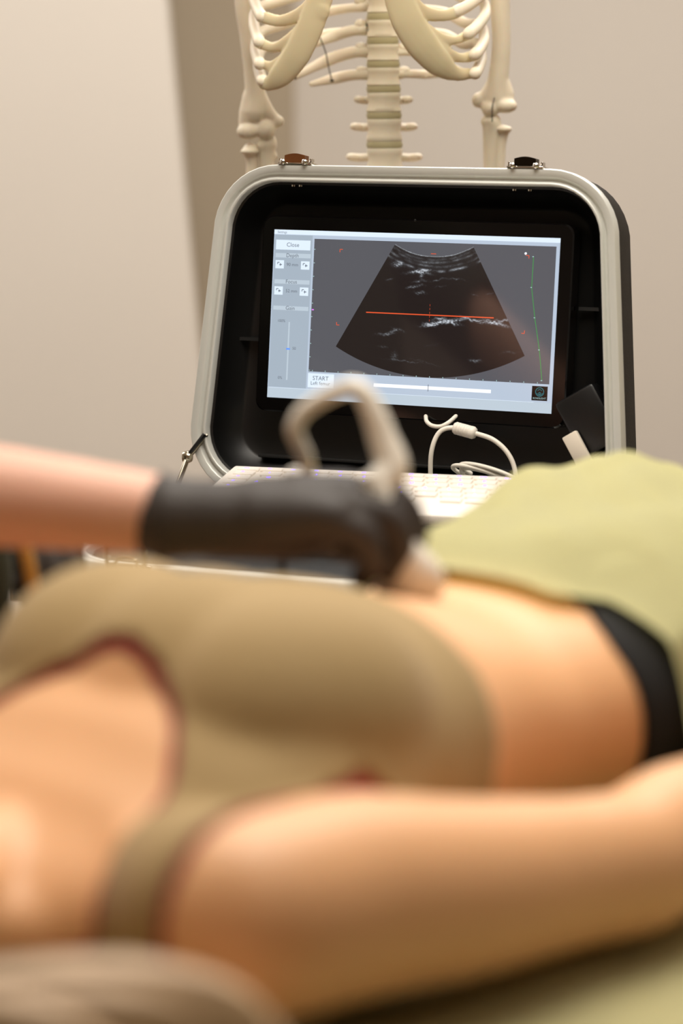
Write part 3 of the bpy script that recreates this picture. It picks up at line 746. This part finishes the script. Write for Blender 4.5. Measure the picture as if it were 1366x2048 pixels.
rib(1, 64, 0, None, full=False, tip=(905, 96), r=7); rib(1, 107, 0, None, full=False, tip=(930, 142), r=7.5); rib(1, 150, 0, None, full=False, tip=(900, 150), r=8)
# costal cartilages
def cart(paths):
    bm = bmesh.new()
    for P, rr in paths:
        tube(bm, [k3(a, b, -.128 + .042 * (abs(a - 717) / 195) ** 2) for a, b, c in P], [x * u_ for x in rr], seg=14, n=5, flat=(V(0, 1, 0), .25))
    bm = evalmods(bm, voxel=.0014, smooth_it=10); obj('costal_cartilage', bm, M_cart, skel, autos=0, label='yellowish translucent rib cartilage')
f0, f1 = -.125, -.085
cart([([(690, -120, f0), (668, -60, f0), (645, 0, f0), (622, 60, -.12), (596, 112, -.11), (566, 150, -.1), (544, 166, -.09), (530, 168, -.085)], [20, 20, 24, 27, 27, 24, 16, 12]),
      ([(640, 5, f0), (605, 35, -.115), (565, 48, -.1), (533, 42, f1)], [18, 15, 12, 13]),
      ([(640, 30, f0), (612, 66, -.115)], [22, 20]),
      ([(615, 62, f0), (580, 88, -.11), (550, 98, -.095), (522, 90, f1)], [19, 15, 10, 12]),
      ([(600, 95, f0), (570, 122, -.11), (545, 132, -.095), (524, 130, f1)], [18, 14, 9, 11]),
      ([(560, 125, -.11), (545, 142, -.1)], [10, 9]),
      ([(660, -80, f0), (610, -30, -.12), (570, -6, -.1), (532, -14, f1)], [18, 13, 12, 12])])
cart([([(752, -120, f0), (768, -60, f0), (790, 0, f0), (808, 45, -.12), (838, 92, -.11), (872, 128, -.1), (905, 148, -.09), (938, 148, f1)], [20, 22, 28, 32, 32, 27, 15, 11]),
      ([(800, 0, f0), (835, 30, -.11), (875, 38, -.1), (905, 32, f1)], [22, 16, 12, 13]),
      ([(826, 60, f0), (870, 82, -.1), (905, 84, -.095), (930, 74, f1)], [22, 15, 9, 11]),
      ([(850, 88, f0), (885, 108, -.1), (915, 118, -.095), (942, 114, f1)], [22, 13, 10, 12]),
      ([(775, -80, f0), (820, -40, -.12), (860, -20, -.1), (892, -22, f1)], [18, 13, 12, 12])])
# sternum
bm = bmesh.new(); tube(bm, [k3(716, -300, -.11), k3(718, -220, -.12), k3(720, -120, -.125), k3(720, -70, -.12)], [.028, .022, .02, .008], seg=16, flat=(V(0, 1, 0), .35)); obj('sternum', bm, M_bone, skel, autos=0)
# wires
for P in ([(636, 70, .03), (650, 105, .03), (655, 130, .03), (663, 163, .03)],):
    bm = bmesh.new(); tube(bm, [k3(*p) for p in P], .0008, seg=6); obj('wire', bm, M_wire, skel)
for p in ((588, 156), (663, 162), (735, 52), (738, 63), (963, 137)):
    bm = bmesh.new(); ellipsoid(bm, k3(p[0], p[1], .018), (.0026, .003, .0022), u=10, v=8); obj('wire_knot', bm, M_wire, skel)
# arms
def bones(name, shapes, label=None):
    bm = bmesh.new()
    for s_ in shapes:
        if s_[0] == 't': tube(bm, [k3(a, b, c) for a, b, c in s_[1]], [x * u_ for x in s_[2]], seg=18, n=6)
        else: ellipsoid(bm, k3(*s_[1]), tuple(x * u_ for x in s_[2]))
    bm = evalmods(bm, voxel=.0022, smooth_it=4); obj(name, bm, M_bone, skel, autos=0, label=label)
d0 = .01
bones('humerus', [('t', [(478, -300, d0), (484, -150, d0), (486, 0, d0), (494, 70, d0), (503, 140, d0), (508, 190, d0), (506, 225, d0)], [24, 22, 20, 18, 19, 22, 26]),
      ('t', [(500, 190, d0), (494, 225, d0), (488, 245, d0)], [18, 20, 16]), ('t', [(512, 190, d0), (530, 222, d0), (548, 240, d0)], [18, 16, 12]),
      ('e', (552, 243, d0), (15, 14, 13)), ('e', (492, 263, d0 - .004), (23, 20, 17)), ('t', [(495, 258, d0), (530, 258, d0)], [16, 18]), ('e', (531, 262, d0 - .006), (18, 20, 19))])
bones('radius', [('e', (496, 303, d0 - .004), (20, 18, 8)), ('t', [(497, 300, d0), (500, 330, d0), (496, 420, d0), (485, 640, d0)], [16, 12, 12, 16])])
bones('ulna', [('e', (530, 292, d0), (22, 20, 13)), ('t', [(532, 285, d0), (530, 320, d0), (534, 420, d0), (530, 640, d0)], [20, 16, 13, 9]), ('e', (545, 312, d0), (8, 8, 10))])
bones('humerus', [('t', [(1008, -300, d0), (1003, -150, d0), (1002, 0, d0), (1005, 80, d0), (1003, 130, d0), (998, 170, d0), (996, 200, d0)], [24, 22, 20, 19, 20, 22, 24]),
      ('t', [(1002, 150, d0), (1016, 190, d0), (1018, 205, d0)], [16, 17, 14]), ('t', [(994, 160, d0), (975, 190, d0), (962, 200, d0)], [14, 13, 12]),
      ('e', (960, 201, d0), (14, 14, 16)), ('e', (1014, 212, d0 - .006), (25, 20, 15)), ('e', (984, 218, d0 - .004), (18, 20, 18))])
bones('radius', [('e', (1011, 258, d0 - .004), (19, 18, 8)), ('t', [(1010, 262, d0), (1006, 300, d0), (1004, 420, d0), (1010, 640, d0)], [14, 11, 12, 16])])
bones('ulna', [('e', (985, 243, d0), (20, 20, 16)), ('t', [(988, 245, d0), (987, 290, d0), (985, 420, d0), (975, 640, d0)], [20, 17, 13, 9])])
bm = bmesh.new(); tube(bm, [k3(990, 196, -.012), k3(986, 215, -.016), k3(986, 242, -.014)], .0008, seg=6); obj('wire', bm, M_wire, skel)
# pelvis, legs and the stand, hidden behind the case from the front
bm = bmesh.new()
for sg in (-1, 1):
    tube(bm, [k3(775, 440, .03), k3(775 + sg * 90, 400, .02), k3(775 + sg * 190, 420, 0), k3(775 + sg * 170, 500, -.02), k3(775 + sg * 120, 560, -.02), k3(775 + sg * 60, 600, -.04), k3(775, 590, -.06)], [.03, .032, .03, .028, .03, .022, .018], seg=14, flat=(V(0, 1, 0), .5))
tube(bm, [k3(772, 400, .02), k3(774, 480, .04), k3(776, 540, .05)], [.035, .03, .012], seg=14)
bm = evalmods(bm, voxel=.004, smooth_it=4); obj('pelvis', bm, M_bone, skel, autos=0)
for sg in (-1, 1):
    bones('femur', [('e', (775 + sg * 130, 545, 0), (36, 36, 36)), ('t', [(775 + sg * 140, 550, 0), (775 + sg * 180, 580, 0), (775 + sg * 150, 900, 0), (775 + sg * 120, 1230, 0)], [20, 26, 20, 38])])
    bones('tibia', [('t', [(775 + sg * 118, 1275, 0), (775 + sg * 116, 1500, 0), (775 + sg * 112, 1860, 0)], [38, 20, 22])])
    bones('foot_bones', [('t', [(775 + sg * 112, 1905, .05), (775 + sg * 114, 1895, 0), (775 + sg * 130, 1935, -.12), (775 + sg * 135, 1945, -.17)], [26, 28, 22, 16])])
bm = bmesh.new(); tube(bm, [V(.06, SY + .10, .06), V(.06, SY + .10, 1.12), V(.058, SY + .07, 1.14)], .012, seg=12, smooth=False); obj('stand_pole', bm, M_steel, skel)
bm = bmesh.new()
for k in range(5):
    a = R(72 * k + 18); tube(bm, [V(.06, SY + .10, .08), V(.06 + .3 * math.cos(a), SY + .10 + .3 * math.sin(a), .06)], [.018, .012], seg=8, smooth=False)
    ellipsoid(bm, V(.06 + .3 * math.cos(a), SY + .10 + .3 * math.sin(a), .026), (.02, .02, .026))
obj('stand_base', bm, M_black, skel)

# ------------------------------------------------------------------ practitioner
HO = V(0, 1.705, .975)            # wrist-side reference of the gloved hand, metres
def h(a, b, c=0): return HO + V(a, c, b) * .001
prac = root('person', (-.62, 2.05, 0), 'practitioner at the left reaching over with a bare forearm and black glove, holding the probe', 'person')
el = V(-.405, 1.735, .996); sh = V(-.60, 2.02, 1.24)
bm = bmesh.new()
# torso, neck, head, thighs and shanks, arms: one continuous figure
tube(bm, [V(-.62, 2.16, .56), V(-.62, 2.16, .68), V(-.63, 2.16, .84), V(-.65, 2.16, 1.02), V(-.66, 2.16, 1.16)], [.15, .155, .14, .155, .14], seg=24, flat=(V(1, 0, 0), .75))
tube(bm, [V(-.62, 1.99, 1.23), V(-.645, 2.16, 1.26), V(-.62, 2.33, 1.23)], [.055, .07, .055], seg=18)
tube(bm, [V(-.645, 2.16, 1.24), V(-.63, 2.16, 1.36)], [.06, .052], seg=16)
ellipsoid(bm, V(-.61, 2.16, 1.47), (.098, .077, .115)); ellipsoid(bm, V(-.575, 2.155, 1.415), (.055, .05, .045))
tube(bm, [V(-.515, 2.155, 1.485), V(-.498, 2.155, 1.462), V(-.50, 2.155, 1.452)], [.008, .011, .013], seg=8, n=3)
ellipsoid(bm, V(-.522, 2.155, 1.42), (.010, .024, .009)); ellipsoid(bm, V(-.535, 2.155, 1.385), (.018, .02, .015))
for sg in (-1, 1):
    ellipsoid(bm, V(-.615, 2.16 + sg * .078, 1.465), (.018, .009, .030)); ellipsoid(bm, V(-.522, 2.155 + sg * .03, 1.487), (.010, .016, .010))
tube(bm, [V(-.62, 1.99, 1.22), V(-.56, 1.90, 1.14), V(-.47, 1.79, 1.03), el], [.06, .052, .045, .04], seg=18)
tube(bm, [el, V(-.33, 1.728, .993), V(-.24, 1.722, .986), h(-125, 0, 6), h(-92, -1, 0)], [.043, .042, .037, .0285, .0265], seg=20)
lel = V(-.50, 2.34, .98); lwr = V(-.335, 2.13, .885)
tube(bm, [V(-.62, 2.33, 1.22), V(-.58, 2.38, 1.10), lel], [.06, .05, .042], seg=16)
tube(bm, [lel, lel.lerp(lwr, .5), lwr], [.041, .037, .028], seg=16)
for yy in (2.06, 2.26):
    tube(bm, [V(-.62, yy, .57), V(-.40, yy, .585), V(-.20 - .03, yy + .0, .57)], [.095, .08, .06], seg=18)
    tube(bm, [V(-.23, yy, .55), V(-.25, yy, .30), V(-.28, yy, .10)], [.06, .052, .036], seg=16)
    tube(bm, [V(-.30, yy, .055), V(-.22, yy, .045), V(-.10, yy, .03)], [.04, .038, .028], seg=14)
bm = evalmods(bm, voxel=.006, smooth_it=6)
pb_src = bpy.data.meshes.new('pb'); bm.to_mesh(pb_src)
obj('body', bm, M_skin2, prac, autos=0)
def wear(name, pred, off, thick, m, label=None):
    bm = bmesh.new(); bm.from_mesh(pb_src); bm.normal_update()
    bmesh.ops.delete(bm, geom=[f for f in bm.faces if not pred(f.calc_center_median())], context='FACES')
    for _ in range(5):
        new = {}
        for v in bm.verts:
            if v.is_boundary:
                nb = [e.other_vert(v).co for e in v.link_edges if e.is_boundary]
                if len(nb) == 2: new[v] = v.co * .5 + (nb[0] + nb[1]) * .25
        for v, c in new.items(): v.co = c
    bm.normal_update()
    for v in bm.verts: v.co += v.normal * off
    bmesh.ops.solidify(bm, geom=bm.faces[:], thickness=thick); return obj(name, bm, m, prac, autos=0, label=label)
def tunic(p):
    if p.z > 1.33 or p.z < .64: return False
    if p.y < 2.0 and p.x > -.53: return False
    if p.y > 2.0 and p.x > -.47 and p.z < 1.1 and p.y < 2.3 and p.z < .70: return False
    return not (p.x > -.40)
wear('tunic', tunic, .012, .004, M_tunic, 'dark green tunic')
wear('trousers', lambda p: .09 < p.z < .66 and not (p.z < .08), .010, .004, M_trouser)
wear('shoes', lambda p: p.z < .085, .006, .003, M_black)
bm = bmesh.new()
for k in range(46):
    a = random.uniform(0, 2 * math.pi); e = random.uniform(.15, 1.5)
    top = V(-.62 - .075 * math.cos(a) * math.cos(e) * .5, 2.16 + .075 * math.sin(a) * math.cos(e), 1.565 - .02 * random.random())
    an = random.uniform(1.25, 5.03); q = V(-.62 + .098 * math.cos(an), 2.16 + .084 * math.sin(an), 1.47)
    q2 = V(-.645 + .05 * math.cos(an), 2.16 + .055 * math.sin(an), 1.37)
    tube(bm, [top, q.lerp(top, .5) * 1.0 + V(math.cos(an), math.sin(an), 0) * .02, q, q2], [.012, .014, .013, .009], seg=8, n=4)
obj('hair', bm, M_hair, prac)
# left sleeve and mustard trim, second gloved hand low at the table edge
bm = bmesh.new(); tube(bm, [V(-.37, 1.98, .80), V(-.315, 1.93, .86), V(-.305, 1.90, .93), V(-.33, 1.87, .96)], [.05, .045, .035, .03], seg=16); s_ = obj('tunic_hem', bm, M_tunic, prac, autos=0)
bm = bmesh.new(); tube(bm, [V(-.268, 1.86, .975), V(-.256, 1.86, .945), V(-.246, 1.862, .91), V(-.243, 1.87, .87), V(-.245, 1.88, .83)], .0055, seg=10, flat=(V(0, 1, 0), .5)); obj('trim', bm, M_gold, prac, autos=0, label='mustard yellow trim')
def glove(name, chains, palm, cuff, label):
    bm = bmesh.new()
    for P, rr in palm: tube(bm, P, rr, seg=18, n=6)
    for P, rr in chains: tube(bm, P, rr, seg=12, n=5)
    bm = evalmods(bm, voxel=.0022, smooth_it=5)
    return obj(name, bm, M_glove, prac, autos=0, label=label)
PAL = [([h(-128, -1, 4), h(-105, -1, 2), h(-80, -1, 0), h(-55, 0, 2), h(-30, 1, 0), h(-8, 4, 0)], [.0315, .0285, .0285, .031, .031, .026]),
       ([h(-60, 2, -10), h(-30, 4, -16), h(-4, 6, -28)], [.024, .022, .014]), ([h(-60, 4, 12), h(-30, 9, 16), h(4, 14, 30)], [.024, .022, .014]), ([h(-40, 3, 0), h(-8, 10, -6), h(6, 14, 10)], [.027, .020, .014])]
FIN = [([h(-6, 4, -30), h(16, -8, -30), h(22, -28, -24), h(14, -42, -14)], [.0125, .0115, .0100, .0088]),
       ([h(2, 11, -12), h(32, 2, -14), h(42, -20, -10), h(34, -38, -6)], [.0130, .0120, .0108, .0095]),
       ([h(6, 15, 8), h(40, 10, 6), h(52, -12, 6), h(46, -32, 4)], [.0130, .0122, .0110, .0095]),
       ([h(6, 14, 28), h(36, 12, 26), h(50, -6, 22), h(46, -26, 16)], [.0125, .0115, .0105, .0092]),
       ([h(-50, -4, 30), h(-22, -16, 34), h(6, -26, 28), h(28, -34, 18)], [.0170, .0145, .0120, .0100])]
glove('glove', FIN, PAL, None, 'black nitrile glove')
# rolled cuff
bm = bmesh.new(); P = [h(-128, -1 + 31.5 * math.cos(a * .3927), 4 + 31.5 * math.sin(a * .3927)) for a in range(17)]
tube(bm, P, .0022, seg=8, n=2); obj('glove_cuff', bm, M_glove, prac, autos=0)
def q(x, y, z): return V(x, y, z)
g0 = lwr; gd = V(.78, -.55, -.05).normalized(); gs = Z.cross(gd).normalized()
glove('glove', [([g0 + gd * .06 + gs * o_, g0 + gd * (.06 + l_ * .5) + gs * o_ + Z * .004, g0 + gd * (.06 + l_ * .75) + gs * o_ * .9 - Z * .022, g0 + gd * (.06 + l_ * .62) + gs * o_ * .8 - Z * .042], [.012, .0115, .0105, .009]) for o_, l_ in ((-.028, .05), (-.009, .062), (.011, .066), (.030, .058))]
      + [([g0 + gd * .03 - gs * .03 - Z * .006, g0 + gd * .06 - gs * .042 - Z * .016, g0 + gd * .085 - gs * .032 - Z * .026], [.016, .013, .010])],
      [([g0 - gd * .03, g0, g0 + gd * .03, g0 + gd * .06], [.031, .029, .033, .028]), ([g0 + gd * .03 - gs * .014, g0 + gd * .065 - gs * .024], [.022, .014]), ([g0 + gd * .03 + gs * .014, g0 + gd * .065 + gs * .026], [.022, .014])], None, None)
# stool under the practitioner
stool = root('stool', (-.66, 2.16, 0), 'round padded stool under the seated practitioner', 'stool')
bm = bmesh.new(); lathe(bm, [(.001, .345), (.18, .345), (.195, .365), (.195, .385), (.18, .40), (.001, .402)], Matrix.Translation((-.66, 2.16, 0)), seg=32); obj('seat', bm, M_black, stool)
bm = bmesh.new(); lathe(bm, [(.001, .06), (.028, .06), (.024, .345), (.001, .345)], Matrix.Translation((-.66, 2.16, 0)), seg=16); obj('column', bm, M_steel, stool)
bm = bmesh.new()
for k in range(5):
    a = R(72 * k + 30); tube(bm, [V(-.66, 2.16, .08), V(-.66 + .25 * math.cos(a), 2.16 + .25 * math.sin(a), .06)], [.016, .012], seg=8, smooth=False); ellipsoid(bm, V(-.66 + .25 * math.cos(a), 2.16 + .25 * math.sin(a), .025), (.02, .02, .025))
obj('base', bm, M_steel, stool)

# ------------------------------------------------------------------ ultrasound probe with looping cable
probe = root('ultrasound_probe', h(52, -68, -4), "white curved ultrasound probe pressed on the patient's belly by the gloved hand", 'ultrasound probe')
bm = bmesh.new()
ax0 = h(50, -50, -2); ax1 = h(24, 22, 2); ad = (ax1 - ax0).normalized(); sd = V(.75, -.45, .2); sd = (sd - ad * sd.dot(ad)).normalized(); nd = ad.cross(sd)
def pr(c, a, b2, n=24): return [c + sd * a * math.cos(2 * math.pi * k / n) + nd * b2 * math.sin(2 * math.pi * k / n) for k in range(n)]
ring_loft(bm, [pr(ax0 - ad * .014, .012, .005), pr(ax0 - ad * .012, .022, .009), pr(ax0 - ad * .004, .028, .012), pr(ax0 + ad * .006, .029, .0135), pr(ax0 + ad * .018, .024, .0125), pr(ax0 + ad * .032, .015, .011), pr(ax0 + ad * .055, .012, .011), pr(ax1, .011, .0105), pr(ax1 + ad * .01, .008, .008)])
obj('handle', bm, M_cable, probe)
bm = bmesh.new()
tube(bm, [h(26, 20, 6), h(36, 34, 12), h(30, 54, 16), h(23, 73, 18), h(16, 86, 20), h(8, 91, 22), h(-2, 88, 24), h(-15, 81, 28), h(-28, 71, 32), h(-34, 59, 34), h(-32, 50, 38), h(-26, 35, 44), h(-26, 16, 80), h(-40, 0, 180), h(-50, -60, 360), h(-58, -130, 600), h(-60, -166, 775)],
     [.0125, .0125, .0105, .0088, .0076, .0066, .0062, .0062, .0062, .0062, .0060, .0058, .0055, .005, .005, .005, .005], seg=14, n=8)
obj('cable', bm, M_cable, probe, autos=0)
